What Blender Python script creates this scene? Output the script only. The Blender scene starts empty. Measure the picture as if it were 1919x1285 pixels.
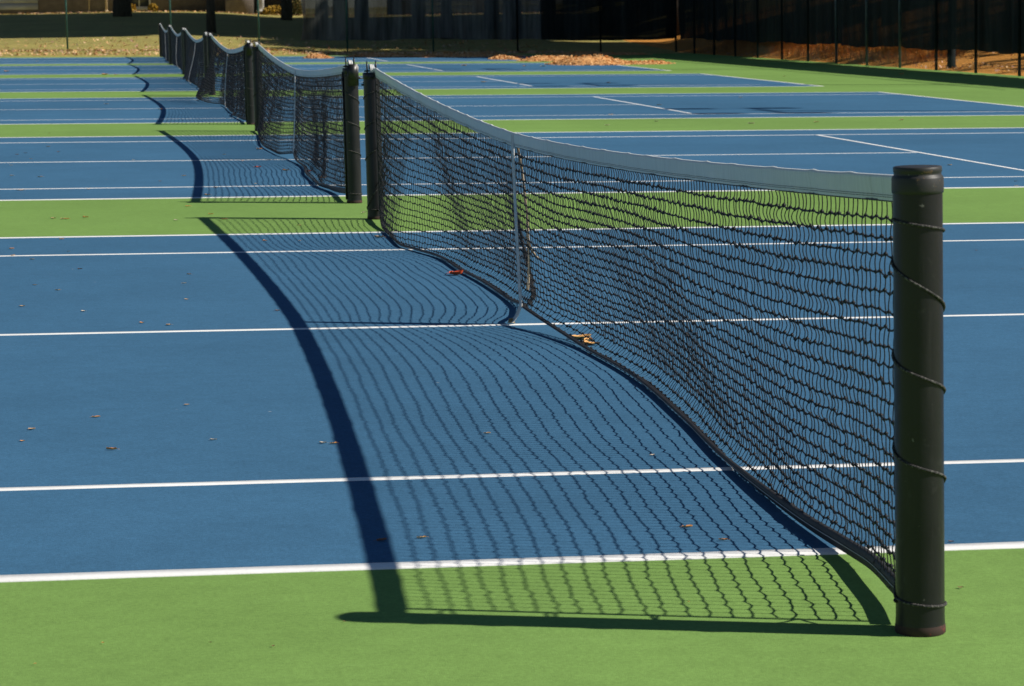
import bpy, math, random
import numpy as np
from mathutils import Vector, Matrix
from math import radians, pi, sin, cos

SC = bpy.context.scene
COL = SC.collection
rnd = random.Random(7)
RN = np.random.RandomState(11)

# ------------------------------------------------------------------ camera
CP = (-1.8831, -7.0330, 1.4615)
YAW, PIT, ROL, FPX, PW = 0.1480, -0.1216, -0.0031, 5090.4, 1919.0
_f = Vector((sin(YAW)*cos(PIT), cos(YAW)*cos(PIT), sin(PIT)))
_r = Vector((cos(YAW), -sin(YAW), 0))
_u = _r.cross(_f)
CR = cos(ROL)*_r + sin(ROL)*_u
CU = -sin(ROL)*_r + cos(ROL)*_u
cam = bpy.data.cameras.new("camera")
co = bpy.data.objects.new("camera", cam)
COL.objects.link(co)
M = Matrix((CR, CU, -_f)).transposed().to_4x4()
M.translation = Vector(CP)
co.matrix_world = M
cam.sensor_fit = 'HORIZONTAL'
cam.sensor_width = 36.0
cam.lens = FPX/PW*36.0
cam.clip_start, cam.clip_end = 0.1, 3000
cam.dof.use_dof = True
cam.dof.focus_distance = 10.5
cam.dof.aperture_fstop = 14
SC.camera = co

# ------------------------------------------------------------------ light
SUNV = Vector((1.16, -0.34, 1.0)).normalized()       # towards the sun
ELEV = math.asin(SUNV.z)
AZ = math.atan2(SUNV.x, SUNV.y)
world = bpy.data.worlds.new("World")
SC.world = world
world.use_nodes = True
wn = world.node_tree
wn.nodes.clear()
sky = wn.nodes.new('ShaderNodeTexSky')
sky.sky_type = 'NISHITA'
sky.sun_disc = False
sky.sun_elevation = ELEV
sky.sun_rotation = AZ
sky.dust_density = 0.0
sky.ozone_density = 4.0
sky.air_density = 0.85
bg = wn.nodes.new('ShaderNodeBackground')
bg.inputs[1].default_value = 0.05
out = wn.nodes.new('ShaderNodeOutputWorld')
wn.links.new(sky.outputs[0], bg.inputs[0])
wn.links.new(bg.outputs[0], out.inputs[0])
sl = bpy.data.lights.new("sun", 'SUN')
sl.energy = 4.9
sl.angle = radians(0.53)
sl.color = (1.0, 0.94, 0.85)
so = bpy.data.objects.new("sun", sl)
COL.objects.link(so)
so.rotation_euler = (-SUNV).to_track_quat('-Z', 'Y').to_euler()
so.location = (30, -10, 40)
SC.view_settings.view_transform = 'Standard'
SC.view_settings.look = 'None'
SC.view_settings.exposure = 0.27
SC.view_settings.gamma = 1.0

# ------------------------------------------------------------------ helpers
def tag(o, label=None, cat=None, group=None, kind=None):
    if label: o['label'] = label
    if cat: o['category'] = cat
    if group: o['group'] = group
    if kind: o['kind'] = kind
    return o

def empty(name, loc=(0, 0, 0), rot=(0, 0, 0)):
    o = bpy.data.objects.new(name, None)
    o.empty_display_size = 0.2
    o.location = loc
    o.rotation_euler = rot
    COL.objects.link(o)
    return o

class MB:
    """collects faces, builds one mesh object"""
    def __init__(s): s.v = []; s.q = []; s.t = []; s.n = 0
    def add(s, v, quads=None, tris=None):
        v = np.asarray(v, float).reshape(-1, 3)
        if quads is not None and len(quads): s.q.append(np.asarray(quads, int).reshape(-1, 4)+s.n)
        if tris is not None and len(tris): s.t.append(np.asarray(tris, int).reshape(-1, 3)+s.n)
        s.v.append(v); s.n += len(v)
    def box(s, c, d, rz=0.0, ry=0.0):
        x, y, z = d[0]/2, d[1]/2, d[2]/2
        v = np.array([(-x,-y,-z),(x,-y,-z),(x,y,-z),(-x,y,-z),(-x,-y,z),(x,-y,z),(x,y,z),(-x,y,z)])
        if ry: v = v @ np.array([[cos(ry),0,-sin(ry)],[0,1,0],[sin(ry),0,cos(ry)]])
        if rz: v = v @ np.array([[cos(rz),sin(rz),0],[-sin(rz),cos(rz),0],[0,0,1]])
        s.add(v+np.array(c), [(0,3,2,1),(4,5,6,7),(0,1,5,4),(1,2,6,5),(2,3,7,6),(3,0,4,7)])
    def tube(s, pts, r, n=8, cap=True):
        pts = np.asarray(pts, float); m = len(pts)
        rr = np.full(m, r) if np.isscalar(r) else np.asarray(r, float)
        tn = np.gradient(pts, axis=0); tn /= np.linalg.norm(tn, axis=1)[:, None]+1e-12
        a = np.array([0, 0, 1.0]) if abs(tn[0][2]) < .9 else np.array([1.0, 0, 0])
        ring = []
        for i in range(m):
            b = np.cross(tn[i], a); b /= np.linalg.norm(b)+1e-12
            a = np.cross(b, tn[i])
            th = np.arange(n)*2*pi/n
            ring.append(pts[i]+rr[i]*(np.cos(th)[:, None]*a+np.sin(th)[:, None]*b))
        q = []
        for i in range(m-1):
            for k in range(n):
                q.append((i*n+k, i*n+(k+1) % n, (i+1)*n+(k+1) % n, (i+1)*n+k))
        v = np.vstack(ring); t = []
        if cap:
            v = np.vstack([v, pts[0], pts[-1]])
            for k in range(n):
                t.append((m*n, (k+1) % n, k)); t.append((m*n+1, (m-1)*n+k, (m-1)*n+(k+1) % n))
        s.add(v, q, t)
    def lathe(s, prof, n=32, c=(0, 0, 0)):
        th = np.arange(n)*2*pi/n
        v = np.vstack([np.stack([r*np.cos(th), r*np.sin(th), np.full(n, z)], 1) for r, z in prof])+np.array(c)
        q = [(i*n+k, i*n+(k+1) % n, (i+1)*n+(k+1) % n, (i+1)*n+k) for i in range(len(prof)-1) for k in range(n)]
        s.add(v, q)
    def grid(s, P):
        """P: (a,b,3) array of points"""
        a, b = P.shape[:2]
        i = np.arange(a*b).reshape(a, b)
        q = np.stack([i[:-1, :-1], i[1:, :-1], i[1:, 1:], i[:-1, 1:]], -1).reshape(-1, 4)
        s.add(P.reshape(-1, 3), q)
    def cords(s, P, r, ax):
        """P: (n,m,3) polylines, square section spanned by the axes ax"""
        n, m = P.shape[:2]
        off = np.zeros((4, 3))
        off[0, ax[0]] = r; off[1, ax[1]] = r; off[2, ax[0]] = -r; off[3, ax[1]] = -r
        V = P[:, :, None, :]+off[None, None]
        i = np.arange(n*m*4).reshape(n, m, 4)
        j = np.roll(i, -1, axis=2)
        q = np.stack([i[:, :-1], j[:, :-1], j[:, 1:], i[:, 1:]], -1).reshape(-1, 4)
        s.add(V.reshape(-1, 3), q)
    def blobs(s, P, r):
        """small octahedra at P (n,3)"""
        n = len(P)
        o = np.array([(1,0,0),(-1,0,0),(0,1,0),(0,-1,0),(0,0,1),(0,0,-1)], float)
        rr = np.asarray(r, float).reshape(-1, 1, 1) if not np.isscalar(r) else r
        V = P[:, None, :]+o[None]*rr
        f = np.array([(0,2,4),(2,1,4),(1,3,4),(3,0,4),(2,0,5),(1,2,5),(3,1,5),(0,3,5)])
        T = (np.arange(n)[:, None, None]*6+f[None]).reshape(-1, 3)
        s.add(V.reshape(-1, 3), None, T)
    def build(s, name, mat, parent=None, smooth=False):
        V = np.vstack(s.v)
        Q = np.vstack(s.q) if s.q else np.zeros((0, 4), int)
        T = np.vstack(s.t) if s.t else np.zeros((0, 3), int)
        me = bpy.data.meshes.new(name)
        me.vertices.add(len(V)); me.vertices.foreach_set('co', V.astype(np.float32).ravel())
        nl = Q.size+T.size
        me.loops.add(nl); me.loops.foreach_set('vertex_index', np.concatenate([Q.ravel(), T.ravel()]).astype(np.int32))
        me.polygons.add(len(Q)+len(T))
        st = np.concatenate([np.arange(len(Q))*4, Q.size+np.arange(len(T))*3]).astype(np.int32)
        me.polygons.foreach_set('loop_start', st)
        if smooth: me.polygons.foreach_set('use_smooth', np.ones(len(Q)+len(T), bool))
        me.update(calc_edges=True)
        me.validate()
        if mat: me.materials.append(mat)
        o = bpy.data.objects.new(name, me)
        COL.objects.link(o)
        if parent: o.parent = parent
        return o

def lin(r, g, b):
    f = lambda c: (c/255/12.92) if c <= 10 else ((c/255+.055)/1.055)**2.4
    return (f(r), f(g), f(b), 1)

class Mat:
    def __init__(s, name, base=(.5,.5,.5), rough=.7, spec=.3, metal=0.0):
        m = s.m = bpy.data.materials.new(name); m.use_nodes = True
        s.nt = m.node_tree; s.b = s.nt.nodes['Principled BSDF']
        s.b.inputs['Base Color'].default_value = (*base[:3], 1)
        s.b.inputs['Roughness'].default_value = rough
        s.b.inputs['Specular IOR Level'].default_value = spec
        s.b.inputs['Metallic'].default_value = metal
        s.cur = None; s.base = base
    def n(s, t, **k):
        x = s.nt.nodes.new(t)
        for a, v in k.items(): setattr(x, a, v)
        return x
    def coord(s, kind='Object', scale=(1, 1, 1), rot=(0, 0, 0)):
        c = s.n('ShaderNodeTexCoord'); mp = s.n('ShaderNodeMapping')
        mp.inputs['Scale'].default_value = scale; mp.inputs['Rotation'].default_value = rot
        s.nt.links.new(c.outputs[kind], mp.inputs[0]); return mp.outputs[0]
    def noise(s, scale, detail=4, rough=.55, vec=None, dist=0):
        x = s.n('ShaderNodeTexNoise'); x.inputs['Scale'].default_value = scale
        x.inputs['Detail'].default_value = detail; x.inputs['Roughness'].default_value = rough
        x.inputs['Distortion'].default_value = dist
        s.nt.links.new(vec if vec is not None else s.coord(), x.inputs['Vector']); return x.outputs[0]
    def ramp(s, fac, stops):
        r = s.n('ShaderNodeValToRGB'); e = r.color_ramp.elements
        while len(e) < len(stops): e.new(.5)
        for k, (p, c) in enumerate(stops):
            e[k].position = p; e[k].color = (c, c, c, 1) if np.isscalar(c) else (*c[:3], 1)
        s.nt.links.new(fac, r.inputs[0]); return r.outputs[0]
    def mix(s, fac, a, b, mode='MIX'):
        x = s.n('ShaderNodeMix', data_type='RGBA', blend_type=mode)
        for i, v in ((0, fac), (6, a), (7, b)):
            if isinstance(v, (int, float)) and i == 0: x.inputs[0].default_value = v
            elif isinstance(v, (tuple, list)): x.inputs[i].default_value = (*v[:3], 1)
            else: s.nt.links.new(v, x.inputs[i])
        return x.outputs[2]
    def color(s, c): s.nt.links.new(c, s.b.inputs['Base Color']); return s
    def vary(s, scale, amt, detail=4, vec=None, tint=None):
        """brighten and darken the colour by a noise"""
        c = s.cur if s.cur is not None else s.base
        t = tint or (1, 1, 1)
        f = s.ramp(s.noise(scale, detail, vec=vec), [(.3, tuple(1-amt*q for q in t)), (.7, tuple(1+amt*q for q in t))])
        s.cur = s.mix(1.0, c, f, 'MULTIPLY'); return s.color(s.cur) and s
    def over(s, fac, col):
        c = s.cur if s.cur is not None else s.base
        s.cur = s.mix(fac, c, col); s.color(s.cur); return s
    def bump(s, scale, dist, strength=.4, vec=None, detail=3):
        b = s.n('ShaderNodeBump'); b.inputs['Strength'].default_value = strength; b.inputs['Distance'].default_value = dist
        s.nt.links.new(s.noise(scale, detail, vec=vec), b.inputs['Height'])
        s.nt.links.new(b.outputs[0], s.b.inputs['Normal']); return s

# ------------------------------------------------------------------ materials
def court_paint(name, base):
    m = Mat(name, base, .8, .07)
    m.vary(.22, .10, 3)
    m.over(m.ramp(m.noise(.55, 5, .6, m.coord(scale=(.5, 1, 1))), [(.55, 0), (.75, .22)]), tuple(c*.86+.012 for c in base))
    m.vary(1.7, .05, 5)
    m.vary(330, .16, 2)
    m.vary(75, .12, 3)
    m.vary(14, .06, 4)
    sv = m.coord(scale=(.55, 7, 1), rot=(0, 0, .12))
    m.over(m.ramp(m.noise(1.6, 7, .6, sv), [(.60, 0), (.74, .26)]), tuple(c*.62 for c in base))
    sv2 = m.coord(scale=(.9, 16, 1), rot=(0, 0, -.3))
    m.over(m.ramp(m.noise(1.1, 6, .65, sv2), [(.64, 0), (.76, .30)]), tuple(min(1, c*1.25+.03) for c in base))
    vo = m.n('ShaderNodeTexVoronoi'); vo.inputs['Scale'].default_value = 2.6
    m.nt.links.new(m.coord(), vo.inputs['Vector'])
    m.over(m.ramp(vo.outputs['Distance'], [(.012, .5), (.022, 0)]), (.45, .45, .42))
    m.bump(260, .0025, .5)
    return m.m
M_GREEN = court_paint('green_court_paint', (.166, .287, .073))
M_BLUE = court_paint('blue_court_paint', (.047, .132, .230))
m = Mat('white_line_paint', (.80, .80, .78), .7, .25); m.vary(60, .06, 4); m.vary(2.5, .06, 3); m.over(m.ramp(m.noise(7, 7, .7), [(.58, 0), (.74, .28)]), (.36, .42, .46)); m.bump(260, .002, .4); M_LINE = m.m
m = Mat('black_net_cord', (.012, .012, .013), .55, .35); m.vary(90, .4, 3); M_CORD = m.m
m = Mat('white_vinyl_tape', (.68, .71, .70), .55, .3)
m.vary(1.3, .05, 4); sv = m.coord(scale=(1, 9, 1)); m.vary(6, .06, 5, sv)
m.over(m.ramp(m.noise(3.1, 6, .7, m.coord(scale=(1, 5, 1))), [(.58, 0), (.76, .45)]), (.36, .37, .32))
m.bump(5, .006, .7, m.coord(scale=(1, 7, .6)), 5)
M_TAPE = m.m
m = Mat('black_net_binding', (.022, .022, .024), .6, .3); m.vary(30, .35, 4); M_BAND = m.m
m = Mat('strap_webbing', (.60, .60, .58), .7, .15); m.vary(40, .1, 3); m.over(m.ramp(m.noise(5, 5), [(.55, 0), (.75, .4)]), (.45, .38, .27)); M_STRAP = m.m
m = Mat('tan_strap_webbing', (.46, .36, .23), .7, .15); m.vary(40, .15, 3); M_TANSTRAP = m.m  # tan webbing for the back face and tail of the nearest strap
m = Mat('black_post_paint', (.0095, .0095, .0105), .38, .42)
m.vary(6, .3, 5)
m.over(m.ramp(m.noise(14, 6, .7), [(.60, 0), (.72, .5)]), (.05, .05, .048))
m.over(m.ramp(m.noise(9, 6, .65, m.coord(scale=(3, 3, .25))), [(.55, 0), (.75, .35)]), (.045, .044, .042))
m.over(m.ramp(m.noise(45, 3, .6), [(.72, 0), (.76, .7)]), (.20, .19, .17))
m.bump(60, .002, .25); M_POST = m.m
m = Mat('worn_post_cap', (.026, .026, .025), .5, .4)
m.over(m.ramp(m.noise(42, 5, .7), [(.62, 0), (.70, .8)]), (.24, .14, .06))
m.over(m.ramp(m.noise(60, 4, .6), [(.66, 0), (.72, .6)]), (.34, .36, .28)); M_CAP = m.m
m = Mat('red_rust_primer', (.055, .035, .03), .8, .2)
m.over(m.ramp(m.noise(30, 5, .7), [(.60, 0), (.66, .6)]), (.22, .045, .035)); M_RUST = m.m
m = Mat('frayed_black_rope', (.035, .034, .033), .8, .2)
m.over(m.ramp(m.noise(160, 3, .6), [(.5, 0), (.62, .7)]), (.16, .155, .14)); m.bump(200, .004, .8); M_ROPE = m.m
m = Mat('dark_winch_steel', (.014, .014, .014), .4, .5); m.vary(20, .4); M_STEEL = m.m
m = Mat('white_cable_sheath', (.78, .78, .75), .4, .4); m.vary(30, .1); M_CABLE = m.m
m = Mat('brass_anchor', (.30, .22, .10), .45, .5, .6); m.vary(40, .3); M_BRASS = m.m
m = Mat('green_fence_paint', (.035, .115, .085), .5, .4); m.vary(9, .3, 4); M_FPOST = m.m
m = Mat('shaded_fence_paint', (.006, .009, .009), .7, .08); m.vary(9, .4, 4); M_FDARK = m.m  # dark copy for posts and poles; their shade is in the colour
m = Mat('sunlit_fence_paint', (.12, .16, .16), .5, .4, .2); m.vary(9, .3, 4); M_FGREY = m.m  # grey copy for three posts, sunlight on them put into the colour
m = Mat('fence_wire', (.016, .028, .024), .7, .1); M_WIRE = m.m

def screen_mat(name, base, alpha):
    m = Mat(name, base, .8, .15)
    m.vary(1.2, .75, 4, m.coord(scale=(1.6, 1.6, .10))); m.vary(3, .4, 5, m.coord(scale=(3, 3, .25)))  # upright streaks paint the wrinkles' light and dark into the colour
    tr = m.n('ShaderNodeBsdfTransparent'); mx = m.n('ShaderNodeMixShader')
    f = m.ramp(m.noise(1.1, 4, vec=m.coord(scale=(1, 1, .4))), [(.3, alpha-.02), (.7, alpha+.02)])
    m.nt.links.new(f, mx.inputs[0])
    m.nt.links.new(tr.outputs[0], mx.inputs[1]); m.nt.links.new(m.b.outputs[0], mx.inputs[2])
    m.nt.links.new(mx.outputs[0], m.nt.nodes['Material Output'].inputs[0])
    return m.m
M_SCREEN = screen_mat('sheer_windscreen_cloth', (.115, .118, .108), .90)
M_SCREEN2 = screen_mat('shaded_windscreen_cloth', (.019, .022, .020), .988)  # darker, closer copy of the cloth; the fence corner's shade is put into it

m = Mat('lawn_grass', (.36, .32, .10), .9, .1)
m.vary(.35, .18, 4, tint=(1, .8, .6)); m.vary(9, .35, 5)
m.over(m.ramp(m.noise(1.2, 6, .6, m.coord(scale=(1, 2.5, 1))), [(.5, 0), (.68, .7)]), (.42, .26, .10))
m.over(m.ramp(m.noise(22, 4, .7), [(.57, 0), (.66, .7)]), (.17, .18, .045))
m.bump(30, .05, .8); M_LAWN = m.m
m = Mat('pine_straw', (.66, .30, .065), .9, .1)
m.vary(6, .35, 6, m.coord(scale=(1, 3, 3))); m.vary(40, .4, 4)
m.over(m.ramp(m.noise(14, 5, .7, m.coord(scale=(3, 3, .6))), [(.55, 0), (.68, .8)]), (.26, .11, .03))
m.bump(40, .05, .8); M_STRAW = m.m
m = Mat('tree_bark', (.055, .045, .036), .9, .1); m.vary(5, .5, 6, m.coord(scale=(4, 4, .6))); m.bump(9, .08, .8, m.coord(scale=(4, 4, .5))); M_BARK = m.m

def leaf_mat(name, cols, rough=.7):
    m = Mat(name, cols[0], rough, .25)
    oi = m.n('ShaderNodeObjectInfo'); g = m.n('ShaderNodeNewGeometry')
    r = m.ramp(g.outputs['Random Per Island'], [(k/(max(1, len(cols)-1)), c) for k, c in enumerate(cols)])
    m.cur = r; m.color(r); m.vary(25, .35, 4)
    return m.m
M_CROWN = leaf_mat('autumn_foliage', [(.05, .075, .02), (.09, .085, .02), (.15, .09, .02), (.06, .08, .02)])
M_BUSH = leaf_mat('yellow_shrub_foliage', [(.32, .18, .02), (.45, .27, .03), (.25, .2, .03)])
M_LITTER = leaf_mat('leaf_litter', [(.60, .32, .12), (.72, .46, .22), (.36, .15, .07), (.68, .42, .30), (.75, .55, .28)])
M_DRY = leaf_mat('dry_reed_grass', [(.62, .28, .06), (.70, .36, .10), (.42, .17, .035)])
M_PILE = leaf_mat('raked_pine_needles', [(.70, .38, .15), (.78, .46, .20), (.48, .22, .07), (.82, .54, .27)])
LEAFC = {'tan': (.55, .36, .20), 'brown': (.24, .12, .07), 'orange': (.72, .33, .10), 'red': (.55, .085, .03),
         'pale': (.62, .52, .40), 'golden': (.68, .38, .14)}
M_LEAF = {}
for k, c in LEAFC.items():
    m = Mat(k+'_dry_leaf', c, .7, .25); m.vary(60, .35, 5); M_LEAF[k] = m.m
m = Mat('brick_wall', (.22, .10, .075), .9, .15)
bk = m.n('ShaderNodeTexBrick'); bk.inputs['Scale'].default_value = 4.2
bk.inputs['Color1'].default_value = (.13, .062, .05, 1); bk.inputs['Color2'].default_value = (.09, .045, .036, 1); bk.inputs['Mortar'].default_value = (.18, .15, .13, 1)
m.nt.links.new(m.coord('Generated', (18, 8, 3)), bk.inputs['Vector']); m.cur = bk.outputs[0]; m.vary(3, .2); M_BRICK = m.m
m = Mat('pale_siding', (.45, .47, .50), .7, .2)
wv = m.n('ShaderNodeTexWave', bands_direction='Z'); wv.inputs['Scale'].default_value = 3
m.nt.links.new(m.coord(), wv.inputs['Vector']); m.cur = m.mix(.15, (.45, .47, .50), wv.outputs[0], 'MULTIPLY'); m.vary(2, .12); M_SIDING = m.m
m = Mat('white_trim', (.72, .70, .66), .6, .3); m.vary(8, .1); M_TRIM = m.m
m = Mat('tan_post_paint', (.55, .42, .26), .7, .2); m.vary(8, .15); M_TAN = m.m
m = Mat('window_glass', (.03, .035, .04), .12, .6); m.vary(2, .3); M_GLASS = m.m
m = Mat('roof_shingle', (.07, .062, .058), .9, .1); m.vary(6, .4); M_ROOF = m.m
m = Mat('wood_door', (.20, .10, .06), .6, .3); m.vary(5, .3, 5, m.coord(scale=(4, 4, .5))); M_DOOR = m.m
m = Mat('ground_soil', (.10, .085, .05), .95, .05); m.vary(1, .3, 5); M_SOIL = m.m

# ------------------------------------------------------------------ setting
D = [0, 14.580, 29.436, 44.244, 58.564, 72.037]      # near sideline of each court
CW, BL, SV = 10.973, 11.887, 6.401
FENX, FENY = 18.1, 87.5

def sstep(a, b, x):
    t = np.clip((x-a)/(b-a), 0, 1); return t*t*(3-2*t)

def terrain(x, y):
    x = np.asarray(x, float); y = np.asarray(y, float)
    back = np.where(y > 84.6, .012+(.13*(1-sstep(3.5, 6.5, x)))*sstep(84.6, 87, y)+.026*np.clip(y-87.5, 0, 50), -.03)
    back = back+.06*np.sin(x*.31+1)*sstep(92, 104, y)+.03*np.sin(y*.4)*sstep(90, 104, y)
    sl = .09+.16*sstep(57, 66, y)
    side = np.where(x > FENX+.15, .01+np.clip((x-FENX-.3)*sl, 0, 1.9)+.05*np.sin(y*.9)*sstep(19.5, 22, x), -.03)
    z = np.maximum(back, side)
    return np.where((x < FENX+.15) & (y < 84.6), -.03, z)

def sheet(name, x0, x1, y0, y1, z, mat, kind='structure', th=None):
    b = MB(); b.add([(x0,y0,z),(x1,y0,z),(x1,y1,z),(x0,y1,z)], [(0,1,2,3)])
    return tag(b.build(name, mat), kind=kind)

# far ground reaching the horizon, and the rising lawn
b = MB()
xs = np.concatenate([[-900, -300, -120], np.linspace(-60, 17.9, 60), np.linspace(18.2, 50, 60), [70, 120, 300, 900]])
ys = np.concatenate([[-900, -300, -80], np.linspace(-40, 84.5, 60), np.linspace(84.7, 145, 110), [170, 300, 900, 1800]])
X, Y = np.meshgrid(xs, ys, indexing='ij')
b.grid(np.stack([X, Y, terrain(X, Y)], -1))
g = b.build('ground', M_LAWN, smooth=True); tag(g, kind='structure')
g.data.materials.append(M_STRAW)
for pl in g.data.polygons:
    if pl.center.x > FENX+.1 and pl.center.y < 100: pl.material_index = 1
sheet('court_apron', -19, FENX+.14, -12, 84.6, 0, M_GREEN)
for i, d in enumerate(D):
    sheet('court_surface', -BL, BL, d, d+CW, .0014 if i < 2 else .0006, M_BLUE)
    b = MB()
    def line(x0, x1, y0, y1):
        # a painted strip with slightly wandering edges and a 4 mm skirt down to the court
        lx = x1-x0 > y1-y0
        n = max(2, int((x1-x0 if lx else y1-y0)/(.2 if i < 2 else .8)))
        a = np.linspace(x0 if lx else y0, x1 if lx else y1, n+1)
        e0, e1 = (y0, y1) if lx else (x0, x1)
        w0 = e0+RN.normal(0, .0011, n+1); w1 = e1+RN.normal(0, .0011, n+1)
        lz = .0028 if i < 2 else .0013
        rows = [(w0, 0), (w0, lz), (w1, lz), (w1, 0)]
        P = [np.stack([a, q, np.full(n+1, z)], -1) if lx else np.stack([q, a, np.full(n+1, z)], -1) for q, z in rows]
        b.grid(np.stack(P, 1))
    w = .055
    line(-BL, BL, d-.02, d+.06); line(-BL, BL, d+CW-.06, d+CW+.02)
    for yy in (1.372, CW-1.372): line(-BL, BL, d+yy-w/2, d+yy+w/2)
    line(-SV+w/2, SV-w/2, d+CW/2-w/2, d+CW/2+w/2)
    for s in (-1, 1):
        xx = s*SV; line(xx-w/2, xx+w/2, d+1.372+w/2, d+CW/2-w/2-.002); line(xx-w/2, xx+w/2, d+CW/2-w/2, d+CW/2+w/2); line(xx-w/2, xx+w/2, d+CW/2+w/2+.002, d+CW-1.372-w/2)
        xa, xb_ = sorted((s*(BL-.08), s*BL))
        line(xa, xb_, d+.06, d+CW-.06)
    tag(b.build('court_lines', M_LINE), kind='structure')

# ------------------------------------------------------------------ nets
def net_shape(k):
    """control tables of each net: (y, x of the bottom), (y, z of the bottom), (y, belly)"""
    if k == 0:
        xb = [(-.9,.0),(-.1,.065),(.4,.06),(1.36,.085),(2.4,.15),(3.5,.19),(4.4,.155),(5.0,.10),(5.49,.04),(5.9,.10),(6.3,.125),(7.6,.125),(8.3,.095),(8.94,.05),(9.5,-.03),(9.83,-.08),(10.3,-.075),(11.2,-.02),(12.1,.03)]
        zb = [(-.9,.050),(-.65,.034),(-.4,.032),(-.1,.020),(.3,.014),(1.2,.014),(4.3,.014),(5.0,.045),(5.49,.085),(5.9,.05),(6.6,.014),(11,.014),(11.6,.05),(12.1,.06)]
        be = [(-.9,.0),(.3,.02),(1.2,.06),(2.4,.085),(3.6,.108),(4.6,.12),(5.49,.05),(6.3,.09),(7.2,.12),(8.2,.10),(9.2,.03),(10,-.05),(11,-.04),(12.1,0)]
    elif k == 1:
        xb = [(-.8,0),(.6,-.06),(1.2,-.11),(1.9,-.12),(3.7,-.06),(4.8,-.05),(5.49,-.03),(6.4,-.14),(8,-.17),(9.5,-.15),(11,-.06),(12.1,.0)]
        zb = [(-.8,.07),(.5,.02),(4.6,.02),(5.49,.06),(6.4,.02),(11,.02),(12.1,.06)]
        be = [(-.8,0),(1,.03),(2.5,.08),(4,.06),(5.49,0),(7,-.03),(9,-.05),(11,-.02),(12.1,0)]
    elif k == 2:
        xb = [(-.8,0),(2,-.08),(4,-.06),(5.49,-.04),(6.6,-.05),(7.3,-.2),(8.6,-.30),(10.5,-.28),(11.5,-.16),(12.1,0)]
        zb = [(-.8,.07),(.5,.02),(11,.02),(12.1,.06)]
        be = [(-.8,0),(2,.04),(5.49,-.01),(8,-.10),(10,-.10),(12.1,0)]
    elif k == 3:
        xb = [(-.8,0),(.6,-.06),(3.6,-.10),(5.49,-.12),(8,-.14),(10.5,-.08),(12.1,0)]
        zb = [(-.8,.07),(.5,.02),(11,.02),(12.1,.06)]
        be = [(-.8,0),(3,-.03),(5.49,-.05),(8,-.05),(12.1,0)]
    elif k == 4:
        xb = [(-.8,0),(3,.08),(5.49,.12),(8,.06),(12.1,0)]
        zb = [(-.8,.07),(.5,.02),(11,.02),(12.1,.06)]
        be = [(-.8,0),(3,-.05),(5.49,-.08),(8,-.05),(12.1,0)]
    else:
        xb = [(-.8,0),(3,-.04),(5.49,.02),(8,.03),(12.1,0)]
        zb = [(-.8,.07),(.5,.02),(11,.02),(12.1,.06)]
        be = [(-.8,0),(3,0),(5.49,0),(8,0),(12.1,0)]
    return [tuple(np.array(t).T) for t in (xb, zb, be)]

def pchip(xs, ys, x):
    """smooth, monotone cubic through the control points"""
    xs = np.asarray(xs, float); ys = np.asarray(ys, float)
    h = np.diff(xs); dl = np.diff(ys)/h
    d = np.zeros(len(xs)); d[0] = dl[0]; d[-1] = dl[-1]
    for i in range(1, len(xs)-1):
        if dl[i-1]*dl[i] > 0:
            w1 = 2*h[i]+h[i-1]; w2 = h[i]+2*h[i-1]; d[i] = (w1+w2)/(w1/dl[i-1]+w2/dl[i])
    x = np.clip(x, xs[0], xs[-1]); i = np.clip(np.searchsorted(xs, x)-1, 0, len(h)-1)
    t = (x-xs[i])/h[i]
    return ((1+2*t)*(1-t)**2*ys[i]+t*(1-t)**2*h[i]*d[i]+t*t*(3-2*t)*ys[i+1]+t*t*(t-1)*h[i]*d[i+1])

NEARY = [-.944, -.795, -.80, -.82, -.82, -.82]
FARY = [12.133, 12.12, 12.07, 12.05, 12.03, 12.03]
YC = CW/2
TAPE = .06
def top_z(k, yl):
    u = (yl-YC)/6.3
    amp = np.where(u < 0, .172, .158)
    return .897+amp*np.abs(u)**1.6

def net_pos(k, yl, t, tabs, fold):
    """yl, t arrays broadcast together -> points in court k's local frame"""
    xb, zb, be = tabs
    yl, t = np.broadcast_arrays(yl, t)
    zt = top_z(k, yl)-TAPE
    zbv = pchip(*zb, yl); xbv = pchip(*xb, yl); bev = pchip(*be, yl)
    # a belly low in the net that curls back under to the bottom cord
    bel = bev*(sstep(.08, .86, t)-sstep(.86, 1.0, t))
    x = xbv*np.clip(t, 0, 1)**1.25+bel
    for yc, w, a in fold:
        x = x+a*np.sin(np.clip((yl-yc)/w, -2, 2)*pi/2)*np.exp(-((yl-yc)/w)**2)*t**.8*(1-.35*t)*1.6
    wv = 1.0 if k < 2 else .35
    x = x+wv*(.008*np.sin(yl*2.3+k)*np.sin(pi*t)+.003*np.sin(yl*5.1+2*k+2*t)*np.sin(pi*t))
    sag = 1-np.clip(1-t/.94, 0, 1)**1.10*1.0
    z = zt+(zbv-zt)*sag
    z = z-.012*np.sin(pi*t)*np.sin(yl*1.7+k)
    # the net gathers a little towards the centre strap
    pull = np.exp(-((yl-YC)/.8)**2)*t**2
    y = yl-(yl-YC)*.16*pull if k < 4 else yl
    return np.stack([x, y, np.maximum(z, .009)], -1)

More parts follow.
